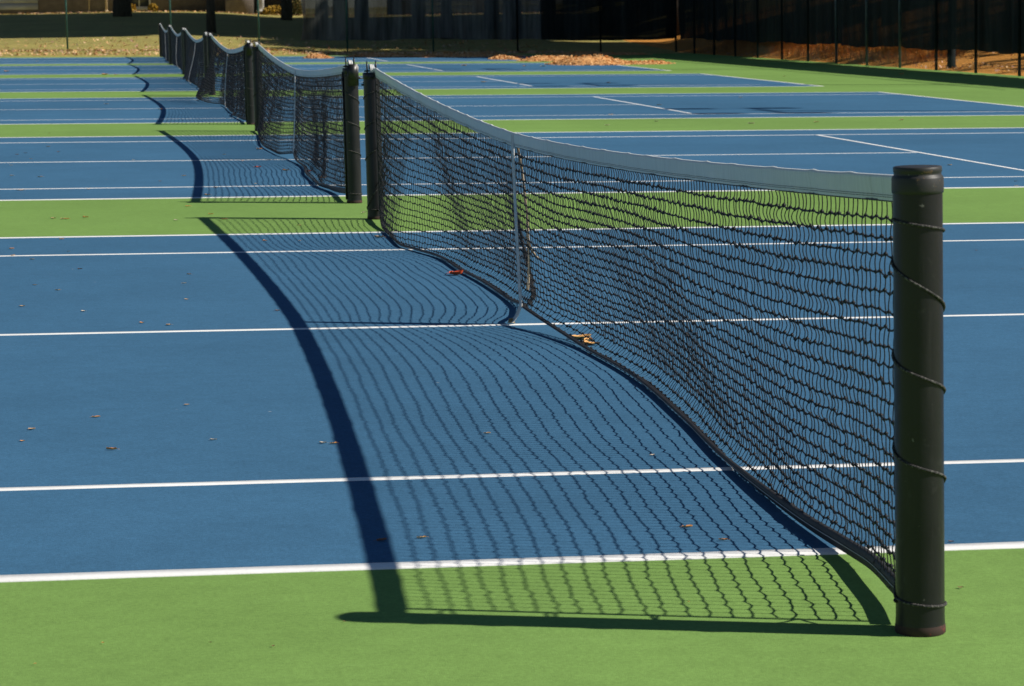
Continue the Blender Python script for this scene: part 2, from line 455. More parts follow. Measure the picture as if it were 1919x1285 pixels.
FOLDS = {0: [(8.5, .9, .034), (10.7, .7, -.02)],
         1: [(1.6, 1.0, .022), (3.4, 1.0, .024), (8.8, 1.4, .025), (10.8, .9, -.02)],
         2: [(9.5, .7, .06), (2.5, .6, .04)], 3: [(7, .8, .06), (2, .7, .05)], 4: [(3, .8, .04)], 5: []}
NETLAB = ['black tennis net nearest the camera with its white tape running up to the big post',
          'second tennis net from the camera with a white center strap and rippled mesh',
          'third tennis net from the camera with its far half bulging out to the left',
          'fourth tennis net from the camera with a wide loop of white tape',
          'fifth tennis net from the camera with a bowed white strap',
          'farthest tennis net at the end of the row in front of the sunlit lawn']

def make_net(k):
    root = empty('tennis_net', (0, D[k], 0))
    tag(root, NETLAB[k], 'tennis net', 'tennis nets strung in a row between posts')
    tabs = net_shape(k); fold = FOLDS[k]
    y0, y1 = NEARY[k]+.112, FARY[k]-.112
    nc = 298 if k < 3 else 280
    nr = 24
    sub = [4, 3, 2, 1, 1, 1][k]
    ycol = np.linspace(y0, y1, nc)
    rr = (.0016, .0019, .0023, .0026, .0027, .0027)[k]
    # vertical cords
    v = np.linspace(0, nr, nr*sub+1)
    P = net_pos(k, ycol[:, None], (v/nr)[None, :], tabs, fold)
    if sub > 1:
        amp = .0034*(1+.5*np.sin(ycol*3.1)[:, None])*(.75+.5*RN.rand(nc, 1))
        vv = np.floor(v).astype(int)
        loc = .35+1.1*np.abs(np.sin(ycol[:, None]*1.9+vv[None]*.83)*np.sin(ycol[:, None]*.7-vv[None]*1.37))+.35*RN.rand(nc, nr+1)[:, vv]
        P[:, :, 0] += amp*loc*np.sin(pi*v)[None]
        P[:, :, 1] += .0025*np.sin(pi*v+1.2)[None]*RN.uniform(-1, 1, (nc, 1))
    ji = np.arange(nc)
    K = net_pos(k, ycol[:, None], (np.arange(nr+1)/nr)[None, :], tabs, fold)
    jit = RN.normal(0, .0014, K.shape)
    for r_ in range(1, nr):
        ph = RN.uniform(0, 6, 4)
        jit[:, r_, 2] += .0014*np.sin(ycol*RN.uniform(2.5, 5)+ph[0])+.0008*np.sin(ycol*RN.uniform(7, 13)+ph[1])
        jit[:, r_, 0] += .0012*np.sin(ycol*RN.uniform(4, 8)+ph[2])
    par = np.where((ji[:, None]+np.arange(nr+1)[None]) % 2 == 0, 1, -1)
    jit[:, :, 2] += .0026*par; jit[:, :, 0] -= .0004*par
    jit[:, 0] = 0; jit[:, -1] = 0
    K = K+jit
    # move the vertical cords through the jittered knots
    for c in range(3):
        d = jit[:, :, c]
        for s in range(nr):
            for q in range(sub):
                w = q/sub
                P[:, s*sub+q, c] += d[:, s]*(1-w)+d[:, s+1]*w
    b = MB()
    b.cords(P, rr, (0, 1))
    # horizontal cords
    H = np.swapaxes(K, 0, 1)
    if sub > 1:
        Hm = (H[:, :-1]+H[:, 1:])/2
        Hm[:, :, 2] -= .0015
        HH = np.empty((nr+1, 2*nc-1, 3)); HH[:, ::2] = H; HH[:, 1::2] = Hm; H = HH
    b.cords(H, rr*1.75, (0, 2))
    if k < 3:
        kk = K[:, 1:-1].reshape(-1, 3)
        b.blobs(kk, (.0062 if k == 0 else .006)*RN.uniform(.8, 1.25, len(kk)))
    b.build('mesh', M_CORD, root)
    # head tape: a folded white band over the cable
    n = 240 if k == 0 else 110
    yl = np.linspace(NEARY[k]+.05, FARY[k]-.05, n)
    zt = top_z(k, yl)
    sec = [(-.0035, -TAPE), (-.0055, -.035), (-.0075, -.012), (-.0080, -.004), (-.0055, .001), (0, .003), (.0055, .001), (.0080, -.004), (.0075, -.012), (.0055, -.035), (.0035, -TAPE)]
    wob = .0025*np.sin(yl*9+k)+.002*np.sin(yl*23)
    rip = np.maximum(0, np.sin(yl*14.3+.7*np.sin(yl*5)))**6*.003
    G = np.stack([np.stack([np.full(n, a)+(wob if c < -.02 else wob*.3), yl, zt+c+(rip if c > -.005 else 0)], -1) for a, c in sec], 1)
    b = MB(); b.grid(G)
    tp = b.build('head_tape', M_TAPE, root, smooth=True)
    if k < 2:
        for dz in (.008, .013):
            b = MB(); b.tube(np.stack([-.0058+wob, yl, zt-TAPE+dz], -1), .0005, 4); b.build('stitching', M_BAND, tp)
    # bottom binding
    n2 = 220
    yb = np.linspace(y0-.045, y1+.045, n2)
    B = net_pos(k, yb, np.ones(n2), tabs, fold)
    hb = np.interp(yb, [y0, y0+.9, y0+2.2, YC, y1-1, y1], [.040, .036, .020, .016, .020, .036])
    tw = np.interp(yb, [y0, 0.6, 2, y1-.6, y1], [-.1, .2, .9, .9, .1])     # flattens on to the ground
    prof = [(-.003, 0), (.003, 0), (.004, .5), (.003, 1), (-.003, 1), (-.004, .5)]
    G = []
    for a, c in prof+prof[:1]:
        zz = np.maximum(B[:, 2]-.006+c*hb*np.cos(tw), .007)
        G.append(np.stack([B[:, 0]+a*2+c*hb*np.sin(tw)*-.8, B[:, 1], zz+(.004 if a > 0 else 0)], -1))
    b = MB(); b.grid(np.stack(G, 1))
    b.tube(B+np.array([0, 0, .004]), .0055, 6)
    bb = b.build('bottom_binding', M_BAND, root, smooth=True)
    if k == 0:
        b = MB()
        cc = hb*.5
        th = np.stack([B[:, 0]-.0105-.8*cc*np.sin(tw), B[:, 1], np.maximum(.009, B[:, 2]-.004+cc*np.cos(tw))], -1)
        b.tube(th, .0012, 4)
        b.build('stitching', M_STRAP, bb)
    # end cords, where the mesh is bound before it meets the posts
    for e, yy in ((0, y0-.012), (1, y1+.012)):
        b = MB()
        t = np.linspace(0, 1, 24)
        E_ = net_pos(k, np.full(24, y0 if e == 0 else y1), t, tabs, fold)
        E_[:, 1] = yy
        b.tube(E_, .007, 6)
        b.build('end_cord', M_BAND, root)
    # centre strap: two faces and a tail down to the court anchor
    zc = float(top_z(k, np.array(YC)))
    t = np.linspace(0, .93, 26)
    S = net_pos(k, np.full(26, YC), t, tabs, fold)
    bow = {0: 0, 1: 0, 2: -.02, 3: 0, 4: -.03, 5: 0}[k]
    def ribbon(b, pts, w, th=.0018):
        pts = np.asarray(pts, float); n = len(pts)
        tn = np.gradient(pts, axis=0); tn /= np.linalg.norm(tn, axis=1)[:, None]
        wy = np.array([-.10, .995, 0]); nn = np.cross(tn, wy); nn /= np.linalg.norm(nn, axis=1)[:, None]+1e-9
        P4 = [pts+s1*wy*w/2+s2*nn*th for s1, s2 in ((-1,-1),(1,-1),(1,1),(-1,1),(-1,-1))]
        b.grid(np.stack(P4, 1))
    b = MB()
    front = S+np.array([-.014, 0, 0]); front[:, 0] += bow*np.sin(pi*t)
    if k == 0:
        front[:, 0] = np.linspace(-.010, .030, 26)+.004*np.sin(t*9)
    ax = front[-1, 0]
    pts = np.vstack([[(-.0095, YC, zc-.006)], front, [(ax+.006, YC, front[-1, 2]-.03), (ax*.45-.004, YC+.01, .03), (-.012, YC+.015, .012)]])
    if k == 0:
        z0 = pts[0, 2]
        pts = np.array([(-.0105, YC, z0), (-.0105, YC, z0-TAPE), (-.006, YC, .72), (.004, YC, .5), (.014, YC, .3), (.020, YC, .17), (.025, YC, .12), (.026, YC, .095), (.019, YC, .075), (.008, YC+.004, .045), (-.010, YC+.012, .018), (-.018, YC+.02, .010)])
    ribbon(b, pts, .048 if k < 2 else .04)
    st = b.build('center_strap', M_STRAP, root)
    if k < 3:
        b = MB()
        back = np.array([(.0095, YC, zc-.004), (.012, YC-.01, zc-TAPE), (.03, YC-.03, .72), (.05, YC-.05, .5), (.058, YC-.05, .3), (.056, YC-.045, .22), (.053, YC-.04, .17)])
        if k: back[:, 0] += np.interp(back[:, 2], S[::-1, 2], S[::-1, 0])
        ribbon(b, back, .030)
        b.build('strap_back', M_TANSTRAP if k == 0 else M_STRAP, st)
        b = MB()
        if k == 0: tail = np.array([(.050, YC-.05, .42), (.058, YC-.06, .37), (.085, YC-.07, .33), (.125, YC-.08, .30)])
        else: tail = np.array([(.012, YC-.02, .50), (.03, YC-.03, .40), (.05, YC-.05, .33), (.09, YC-.06, .275), (.16, YC-.07, .235)])
        if k < 2:
            ribbon(b, tail, .05); b.build('strap_tail', M_TANSTRAP if k == 0 else M_STRAP, st)
    if k < 2:
        b = MB(); b.lathe([(.0001, .03), (.012, .028), (.016, .012), (.02, .0085), (.0001, .0082)], 12, (-.016, YC+.024, 0))
        b.build('anchor', M_BRASS, root)
    # lacing that winds round the posts
    for e in (0, 1):
        yp = (NEARY if e == 0 else FARY)[k]
        sgn = 1 if e == 0 else -1
        R = .0575+.0026
        key = [(.98, 0), (.95, 1), (.87, 2), (.765, 3), (.65, 4), (.57, 5), (.43, 6), (.36, 7), (.085, 8), (.07, 9), (.075, 10)]
        if k > 1: key = [(.95, 0), (.9, 1), (.72, 2), (.66, 3), (.5, 4), (.44, 5), (.28, 6), (.22, 7), (.08, 8)]
        zs, hs = zip(*key)
        hh = np.linspace(0, hs[-1], 12*hs[-1]+1)
        zz = pchip(hs, np.array(zs)*(1 if e == 0 else .985), hh)
        # half turns: left -> round the face away from the net -> right -> back past the net
        ang = pi+hh*pi if e == 0 else pi-hh*pi
        Lx = -.022*zz
        net_side = np.maximum(0, np.sin(ang)*sgn)**14*.05
        R2 = R+np.where(zz > .12, net_side, 0)
        pts = np.stack([Lx+R2*np.cos(ang), yp+R2*np.sin(ang), zz], -1)
        b = MB(); b.tube(pts, .0036, 6)
        b.build('lacing_cord', M_ROPE, root)
    return root

LEAN = -.022
def make_post(k, far):
    yp = D[k]+(FARY if far else NEARY)[k]
    near = 'far' if far else 'near'
    o = empty('net_post', (0, yp, 0), (0, LEAN, 0))
    R = .0575
    h = 1.085 if not far else 1.035
    if k > 0: h = 1.035
    b = MB()
    b.lathe([(R+.001, .022), (R, .035), (R, .3), (R, h*.6), (R, h-.045)], 40)
    b.build('shaft', M_POST, o, smooth=True)
    b = MB(); b.lathe([(R+.0005, .0), (R+.0022, .002), (R+.002, .016), (R+.001, .022)], 40)
    b.build('base_collar', M_RUST, o, smooth=True)
    b = MB()
    if k == 0 and not far:
        b.lathe([(R, h-.045), (R+.0022, h-.044), (R+.0028, h-.037), (R+.0026, h-.010), (R+.0005, h-.005), (R-.0025, h-.003), (R-.0025, h+.003),
                 (R-.0012, h+.005), (R-.0012, h+.015), (R-.003, h+.017), (.0001, h+.014)], 40)
    else:
        b.lathe([(R, h-.045), (R+.004, h-.043), (R+.004, h-.004), (R-.001, h), (.0001, h+.001)], 40)
    b.build('cap', M_CAP if k == 0 and not far else M_POST, o)
    if not (k == 0 and not far):
        s = -1 if far else 1
        # a pulley between two cheek plates carries the white head cable over the top
        for sx in (-.031, .031):
            b = MB()
            w = .030
            yy = s*.02
            b.add([(sx-.004, yy-w, h-.03), (sx+.004, yy-w, h-.03), (sx+.004, yy+w, h-.03), (sx-.004, yy+w, h-.03),
                   (sx-.004, yy-w*.8, h+.06), (sx+.004, yy-w*.8, h+.06), (sx+.004, yy+w*.8, h+.06), (sx-.004, yy+w*.8, h+.06),
                   (sx-.003, yy, h+.082), (sx+.003, yy, h+.082)],
                  [(0,3,2,1), (0,1,5,4), (1,2,6,5), (2,3,7,6), (3,0,4,7)], [(4,5,8),(5,9,8),(6,7,9),(7,8,9),(5,6,9),(7,4,8)])
            b.build('cheek_plate', M_STEEL, o)
        b = MB()
        th = np.linspace(0, 2*pi, 25)[:-1]
        for dx in (-.012, -.002, .009):
            c = np.array([(dx+.010*a/24, s*.02+.030*cos(th[a]), h+.022+.032*sin(th[a])) for a in range(24)])
            b.tube(np.vstack([c, c[:1]+np.array([.010, 0, 0])]), .0055, 6)
        b.build('cable', M_CABLE, o)
        b = MB(); b.tube([(-.05, s*.02, h+.012), (.05, s*.02, h+.012)], .006, 8)
        b.build('axle', M_STEEL, o)
        b = MB(); b.tube([(-.072, .01, h-.085), (-.05, .01, h-.085)], .007, 8); b.build('bolt', M_STEEL, o)
        b = MB(); b.tube([(.05, -.01, h-.075), (.074, -.01, h-.075)], .006, 8); b.build('bolt', M_STEEL, o)
    if k > 0 and not far and k < 3:
        b = MB()
        b.box((.012, -R-.012, h-.06), (.085, .03, .15)); b.box((.012, -R-.03, h-.03), (.07, .012, .12))
        w_ = b.build('winch', M_STEEL, o)
        b = MB(); b.tube([(.03, -R-.03, h-.08), (.09, -R-.035, h-.08)], .005, 8); b.build('crank_pin', M_STEEL, w_)
        b = MB(); b.box((-R-.004, 0, h*.5), (.010, .034, h-.06)); b.build('lacing_bar', M_POST, o)
    return o

ORD = ['nearest', 'second', 'third', 'fourth', 'fifth', 'farthest']
for k in range(6):
    make_net(k)
    p = make_post(k, False)
    lab = ['big black net post at the right with rope wound round it',
           'x',
           'black post at the near end of the third net from the camera',
           'black post at the near end of the fourth net from the camera',
           'small black post at the near end of the fifth net from the camera',
           'small black post at the near end of the farthest net'][k]
    if k == 1: lab = 'black net post with a winch box at the near end of the second net'
    tag(p, lab, 'net post', 'black posts holding the tennis nets')
    p = make_post(k, True)
    lab = ['black net post with two pulley plates at the far end of the nearest net',
           'black net post at the far end of the second net from the camera',
           'black net post at the far end of the third net from the camera',
           'black net post at the far end of the fourth net from the camera',
           'small black net post at the far end of the fifth net from the camera',
           'farthest small black net post, left end of the whole row'][k]
    tag(p, lab, 'net post', 'black posts holding the tennis nets')

# ------------------------------------------------------------------ fences
FH = 3.05
FL = -.018
def chain_link(b, p0, p1, z0, z1, pitch=.062, r=.0016):
    """two families of straight slanting wires between p0 and p1"""
    p0 = np.array(p0, float); p1 = np.array(p1, float); L = np.linalg.norm(p1-p0); dr = (p1-p0)/L; h = z1-z0
    nrm = np.array([-dr[1], dr[0]])*.002
    P = []
    for sg in (1, -1):
        for s in np.arange(-h, L, pitch*1.0):
            a, c = s, s+h
            za, zc = 0, h
            if a < 0: za = -a; a = 0
            if c > L: zc = h-(c-L); c = L
            if zc <= za: continue
            if sg < 0: za, zc = h-za, h-zc
            A = p0+dr*a+nrm*sg; B = p0+dr*c+nrm*sg
            P.append([(A[0], A[1], z0+za), (B[0], B[1], z0+zc)])
    P = np.array(P); n = len(P)
    P[:, :, 0] += FL*P[:, :, 2]
    t = np.array([nrm[0], nrm[1], 0])/.002*r
    off = np.array([t, (0, 0, r), -t, (0, 0, -r)])
    V = P[:, :, None, :]+off[None, None]
    i = np.arange(n*8).reshape(n, 2, 4); j = np.roll(i, -1, 2)
    b.add(V.reshape(-1, 3), np.stack([i[:, 0], j[:, 0], j[:, 1], i[:, 1]], -1).reshape(-1, 4))

def fence(name, pts, label, mats, z0, p0, p1):
    o = empty(name, (0, 0, 0)); tag(o, label, 'fence')
    for (x, y, r), mt in zip(pts, mats):
        zb = float(terrain(x, y)); zb = max(zb, 0)
        b = MB(); b.tube([(x+FL*zb, y, zb-.0), (x+FL*FH, y, FH)], r, 12)
        b.build('post', mt, o, smooth=True)
    b = MB(); b.tube([(p0[0]+FL*FH, p0[1], FH+.02), (p1[0]+FL*FH, p1[1], FH+.02)], .021, 8); b.build('top_rail', M_FPOST, o)
    b = MB(); chain_link(b, p0, p1, z0, FH); b.build('wire_mesh', M_WIRE, o)
    return o
bx = [-9.3, -6.2, -3.1, .42, 3.43, 6.48, 9.48, 12.45, 15.4]
fence('chain_link_fence', [(x, FENY, .032) for x in bx], 'tall green chain link fence across the far end of the courts',
      [M_FPOST]*7+[M_FDARK]*2, .15, (-12.5, FENY-.045), (FENX, FENY-.045))
sy = [41.75+3.05*i for i in range(16)]
fence('chain_link_fence', [(FENX, y, .036) for y in sy], 'chain link fence with dark posts along the right side of the courts',
      [(M_FDARK if i not in (6, 7, 8) else M_FGREY) for i in range(16)], .03, (FENX-.05, 40), (FENX-.05, FENY))

def windscreen(p0, p1, z0, z1, mat, label, seed, scal):
    r = np.random.RandomState(seed)
    p0 = np.array(p0); p1 = np.array(p1); L = np.linalg.norm(p1-p0); dr = (p1-p0)/L; nr = np.array([-dr[1], dr[0]])
    n = int(L/.12); s = np.linspace(0, L, n); zz = np.linspace(0, 1, 22)
    S, Z = np.meshgrid(s, zz, indexing='ij')
    d = np.zeros_like(S)
    for i in range(26):
        d += r.uniform(.004, .014)*np.sin(S*r.uniform(.8, 9)+r.uniform(0, 6)+Z*r.uniform(-2.5, 2.5))*(1-.5*Z)
    for i in range(int(L*1.5)):      # diagonal pulls from the ties near the lower hem
        c = r.uniform(0, L); d += r.uniform(-.05, .05)*np.exp(-((S-c-(Z)*r.uniform(-1.2, 1.2))/.09)**2)*np.exp(-Z*5)
    low = z0+.025*np.sin(s*1.05+seed)+.012*np.sin(s*4.1)
    if scal: low = low+.03*np.abs(np.sin(s*pi/3.05))
    P = np.zeros(S.shape+(3,))
    H = low[:, None]+(z1-low[:, None])*Z
    sh = .10*np.sin(Z*5)*np.exp(-S/.5) if scal else 0
    P[..., 0] = p0[0]+dr[0]*(S+sh)+nr[0]*d+FL*H
    P[..., 1] = p0[1]+dr[1]*(S+sh)+nr[1]*d
    P[..., 2] = H
    b = MB(); b.grid(P)
    o = b.build('windscreen', mat, smooth=True); tag(o, label, 'windscreen', 'dark windscreens hung on the court fences'); return o
windscreen((4.88, FENY+.10), (13.3, FENY+.10), .47, 2.9, M_SCREEN, 'sheer grey green windscreen with wrinkles hung on the back fence', 3, True)
windscreen((13.27, FENY+.13), (18.12, FENY+.13), .45, 2.9, M_SCREEN2, 'windscreen darkened for shade, right corner of the back fence behind the biggest straw heap', 9, False)
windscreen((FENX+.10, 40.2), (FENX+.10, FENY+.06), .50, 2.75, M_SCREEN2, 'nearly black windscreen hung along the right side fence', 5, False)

# ------------------------------------------------------------------ light poles along the right fence
for i, y in enumerate((28.7, 43.4, 57.85)):
    o = empty('light_pole', (18.75, y, max(0, float(terrain(18.75, y)))))
    tag(o, ['dark light pole outside the right fence beside the second court', 'dark light pole outside the right fence beside the fourth court',
            'thick dark pole standing just behind the right fence on the straw'][i], 'light pole', 'court light poles outside the right fence')
    b = MB(); b.lathe([(.13, 0), (.13, .06), (.105, .07), (.1, 3), (.085, 9.6), (.0001, 9.62)], 20); b.build('shaft', M_FDARK, o, smooth=True)
    b = MB(); b.tube([(0, -.95, 9.45), (0, .95, 9.45)], .04, 8); b.tube([(-.9, -.95, 9.45), (.3, -.95, 9.45)], .03, 8); b.tube([(-.9, .95, 9.45), (.3, .95, 9.45)], .03, 8)
    b.build('crossarm', M_FDARK, o)
    for ax in (-.95, .35):
        for ay in (-.95, .95):
            b = MB(); b.box((ax, ay, 9.5), (.62, .36, .16)); b.box((ax, ay, 9.41), (.5, .28, .03)); b.build('floodlight', M_FDARK, o)

# ------------------------------------------------------------------ trees
def crown_mesh(seed, R, H0, H1, n):
    r = np.random.RandomState(seed)
    cl = []
    for i in range(26 if n < 10000 else 75):
        a = r.uniform(0, 2*pi); q = R*math.sqrt(r.rand())*.85; z = r.uniform(H0, H1)
        q *= 1-.55*abs((z-(H0+.4*(H1-H0)))/(H1-H0))
        cl.append((q*cos(a), q*sin(a), z, r.uniform(.9, 1.9)))
    cl = np.array(cl)
    ci = r.randint(0, len(cl), n)
    d = r.normal(0, 1, (n, 3)); d /= np.linalg.norm(d, axis=1)[:, None]
    c = cl[ci, :3]+d*(cl[ci, 3]*r.uniform(.45, 1.0, n)**.6)[:, None]*np.array([1, 1, .75])
    u = r.normal(0, 1, (n, 3)); u /= np.linalg.norm(u, axis=1)[:, None]
    w = np.cross(u, r.normal(0, 1, (n, 3))); w /= np.linalg.norm(w, axis=1)[:, None]
    s = r.uniform(.2, .42, n)[:, None]
    V = np.stack([c-u*s, c+w*s*.55, c+u*s, c-w*s*.55], 1).reshape(-1, 3)
    b = MB(); b.add(V, np.arange(n*4).reshape(-1, 4)); return b, cl
protos = []
def tree(x, y, h, rt, seed, label, R=None, n=4200, bare=.45, group='trees beyond the fences', lean=0):
    o = empty('tree', (x, y, float(terrain(x, y))-.05), (0, 0, rnd.uniform(0, 6)))
    tag(o, label, 'tree', group)
    R = R or h*.34
    b = MB(); r = random.Random(seed)
    tp = [(0, 0, 0), (.02*lean, .03, h*.1), (.1+lean*.05, .05, h*.3), (.15+lean*.1, -.1, h*.55), (.05, .1, h*.85)]
    b.tube(tp, [rt*1.35, rt*1.05, rt*.9, rt*.6, rt*.15], 14)
    cb, cl = crown_mesh(seed, R, h*bare, h*.97, n)
    for i in range(9):
        t = cl[i]; st = np.array(tp[2 if i % 2 else 3])*np.array([1, 1, .98])
        mid = (st+t[:3])/2+np.array([0, 0, .3])
        b.tube([st, mid, t[:3]], [rt*.4, rt*.25, rt*.06], 6)
    b.build('trunk', M_BARK, o, smooth=True)
    cb.build('crown', M_CROWN, o)
    return o
TREES = [
 # visible trunks
 (-.95, 128, 17, .36, 'thick dark tree trunk on the shaded lawn left of the white window'),
 (2.45, 104.5, 15, .155, 'slim dark tree trunk on the shaded lawn above the third net'),
 (7.2, 108, 16, .24, 'dark tree trunk dimly seen through the left end of the windscreen'),
 (11.9, 103, 15, .20, 'dark tree seen through the windscreen beside a fence post'),
 (16.6, 106, 16, .24, 'curving dark tree trunk behind the windscreen above the straw piles'),
 (20.3, 98, 15, .3, 'dark tree behind the corner of the fences'),
 # canopy that shades the lawn
 (7.6, 102.5, 21, .22, None), (14.5, 102, 21, .25, None), (23, 103, 21, .3, None), (27, 97.5, 19, .28, None), (8.5, 114, 22, .25, None), (15, 112, 22, .28, None),
 (21.5, 113, 22, .3, None), (27, 110, 22, .3, None), (33, 105, 20, .3, None), (10.5, 125, 22, .28, None), (12.5, 118.5, 22, .25, None), (8.9, 119.5, 22, .22, None), (7.0, 127, 21, .22, None), (13.5, 127, 21, .25, None), (23.5, 116, 22, .28, None), (17.5, 123, 22, .3, None), (11, 105.5, 22, .22, None),
 (24, 122, 22, .3, None), (31, 119, 22, .3, None), (37, 114, 21, .3, None), (38, 125, 21, .3, None), (19, 105.5, 22, .25, None),
 # behind the right fence
 (22.5, 76, 12, .2, 'tree on the straw bank behind the right fence near its far corner'),
 (26, 82, 15, .3, None), (25, 90, 15, .3, None), (31, 88, 16, .3, None), (31, 78, 16, .3, None), (37, 60, 14, .25, None), (36.5, 51, 13, .22, None),
 (40, 66, 16, .3, None), (42, 54, 16, .3, None), (44, 78, 18, .3, None),
]
for i, (x, y, h, rt, lab) in enumerate(TREES):
    tree(x, y, h, rt, 100+i, lab or 'tall leafy tree in the dark grove behind the fences', R=6.6 if lab is None and y > 95 else None, n=(17000 if y > 95 else 13000 if y > 72 else 1600) if lab is None else 4000)

# ------------------------------------------------------------------ houses at the top of the lawn
def house(name, x0, x1, y0, dep, wallm, label, feats, hgt=2.9):
    zb = float(terrain((x0+x1)/2, y0))-.15
    o = empty(name, ((x0+x1)/2, y0, zb)); tag(o, label, 'house', 'houses at the top of the lawn')
    hw = (x1-x0)/2
    b = MB(); b.box((0, dep/2, hgt/2), (2*hw, dep, hgt)); b.build('wall', wallm, o)
    b = MB(); e = 1.1  # eaves drawn deep so that the unseen roof shades the whole wall
    b.add([(-hw-e, -e, hgt+.02), (hw+e, -e, hgt+.02), (hw+e, dep+e, hgt+.02), (-hw-e, dep+e, hgt+.02), (-hw-e, dep/2, hgt+2.1), (hw+e, dep/2, hgt+2.1)],
          [(0,1,5,4), (2,3,4,5), (0,3,2,1)], [(1,2,5), (3,0,4)])
    b.build('roof', M_ROOF, o)
    for f in feats:
        kind, xa, w, za, h2 = f[:5]; xa -= (x0+x1)/2
        if kind == 'window':
            b = MB(); t = .1
            for c, d_ in (((xa, -.03, za+t/2), (w, .07, t)), ((xa, -.03, za+h2-t/2), (w, .07, t)), ((xa-w/2+t/2, -.033, za+h2/2), (t, .07, h2)), ((xa+w/2-t/2, -.033, za+h2/2), (t, .07, h2)), ((xa, -.028, za+h2/2), (.05, .05, h2-.1))): b.box(c, d_)
            b.box((xa, -.05, za-.035), (w+.16, .12, .07))
            fr = b.build('window', M_TRIM, o)
            b = MB(); b.box((xa, -.008, za+h2/2), (w-.15, .012, h2-.15)); b.build('pane', M_GLASS, fr)
        elif kind == 'door':
            b = MB(); b.box((xa, -.02, za+h2/2), (w, .05, h2)); b.box((xa, -.05, za+h2*.72), (w*.6, .02, h2*.3)); b.box((xa, -.05, za+h2*.28), (w*.6, .02, h2*.3)); dr = b.build('door', f[5], o)
            b = MB(); b.tube([(xa+w*.38, -.045, za+1), (xa+w*.38, -.1, za+1)], .03, 8); b.build('handle', M_BRASS, dr)
        elif kind == 'panel':
            b = MB()
            for q in range(6): b.box((xa, -.04-.003*(q % 2), za+h2*(q+.5)/6), (w, .06, h2/6-.015))
            b.build('garage_door', f[5], o)
        elif kind == 'bay':
            b = MB(); b.box((xa, -.62, za+h2/2), (w, 1.24, h2)); b.build('bay', M_BRICK, o)  # projecting block added so that its brick catches sun past the eaves
        elif kind == 'post':
            b = MB(); b.box((xa, f[6], za+h2/2), (w, w, h2)); b.box((xa, f[6], za+.06), (w*1.5, w*1.5, .12)); b.build('porch_post', f[5], o)
    return o
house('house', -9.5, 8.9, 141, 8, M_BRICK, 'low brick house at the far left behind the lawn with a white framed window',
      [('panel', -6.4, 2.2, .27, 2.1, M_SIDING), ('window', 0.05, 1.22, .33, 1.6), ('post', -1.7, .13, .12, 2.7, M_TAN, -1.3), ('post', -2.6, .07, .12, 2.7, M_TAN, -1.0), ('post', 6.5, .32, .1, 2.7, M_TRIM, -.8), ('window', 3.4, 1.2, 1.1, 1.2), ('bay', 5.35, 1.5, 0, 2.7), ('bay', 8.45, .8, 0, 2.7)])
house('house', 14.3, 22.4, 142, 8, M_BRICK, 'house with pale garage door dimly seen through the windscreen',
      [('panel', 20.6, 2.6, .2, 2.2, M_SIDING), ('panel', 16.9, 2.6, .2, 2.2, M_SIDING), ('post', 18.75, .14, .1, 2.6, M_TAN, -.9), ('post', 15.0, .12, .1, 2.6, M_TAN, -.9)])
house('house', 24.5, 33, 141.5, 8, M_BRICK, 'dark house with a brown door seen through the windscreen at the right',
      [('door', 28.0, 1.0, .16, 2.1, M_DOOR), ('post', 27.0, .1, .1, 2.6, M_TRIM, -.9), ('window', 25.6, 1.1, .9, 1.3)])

def shrub(x, y, r, h, label, mat, seed, n=260):
    z = float(terrain(x, y)); q = np.random.RandomState(seed)
    o = empty('shrub', (x, y, z)); tag(o, label, 'shrub', 'shrubs in front of the houses')
    d = q.normal(0, 1, (n, 3)); d /= np.linalg.norm(d, axis=1)[:, None]
    c = d*np.array([r, r, h*.55])*(q.uniform(.5, 1, n)**.5)[:, None]+np.array([0, 0, h*.5]); c[:, 2] = np.maximum(c[:, 2], .02)
    u = q.normal(0, 1, (n, 3)); u /= np.linalg.norm(u, axis=1)[:, None]; w = np.cross(u, q.normal(0, 1, (n, 3))); w /= np.linalg.norm(w, axis=1)[:, None]
    s = q.uniform(.05, .11, n)[:, None]
    b = MB(); b.add(np.stack([c-u*s, c+w*s*.6, c+u*s, c-w*s*.6], 1).reshape(-1, 3), np.arange(n*4).reshape(-1, 4)); b.build('foliage', mat, o)
    b = MB()
    for i in range(5): b.tube([(0, 0, 0), c[i]*.5, c[i]], [.02, .014, .006], 5)
    b.build('stem', M_BARK, o)
shrub(-.45, 139.6, .32, .42, 'orange yellow shrub at the left foot of the white window', M_BUSH, 1)
shrub(.75, 139.6, .26, .40, 'orange yellow shrub at the right foot of the white window', M_BUSH, 2)
shrub(7.2, 139.4, .5, .5, 'yellow shrub right of the white porch post', M_BUSH, 3)
shrub(6.75, 139.2, .22, .36, 'small yellow shrub at the foot of the white porch post', M_BUSH, 4)
shrub(8.3, 138.8, .4, .9, 'dark green shrub at the right corner of the brick house', M_CROWN, 5, 420)
shrub(10.4, 139, .6, .5, 'yellow shrub dimly seen through the left end of the windscreen', M_BUSH, 6)

# ------------------------------------------------------------------ straw piles, litter, leaves
def flakes(b, c, q, s0, s1, flat=.5):
    n = len(c)
    a = q.uniform(0, 2*pi, n); tl = q.normal(0, flat, (n, 2))
    u = np.stack([np.cos(a), np.sin(a), tl[:, 0]], -1); u /= np.linalg.norm(u, axis=1)[:, None]
    w = np.stack([-np.sin(a), np.cos(a), tl[:, 1]], -1); w /= np.linalg.norm(w, axis=1)[:, None]
    s = q.uniform(s0, s1, n)[:, None]
    b.add(np.stack([c-u*s, c+w*s*.45, c+u*s, c-w*s*.45], 1).reshape(-1, 3), np.arange(n*4).reshape(-1, 4))

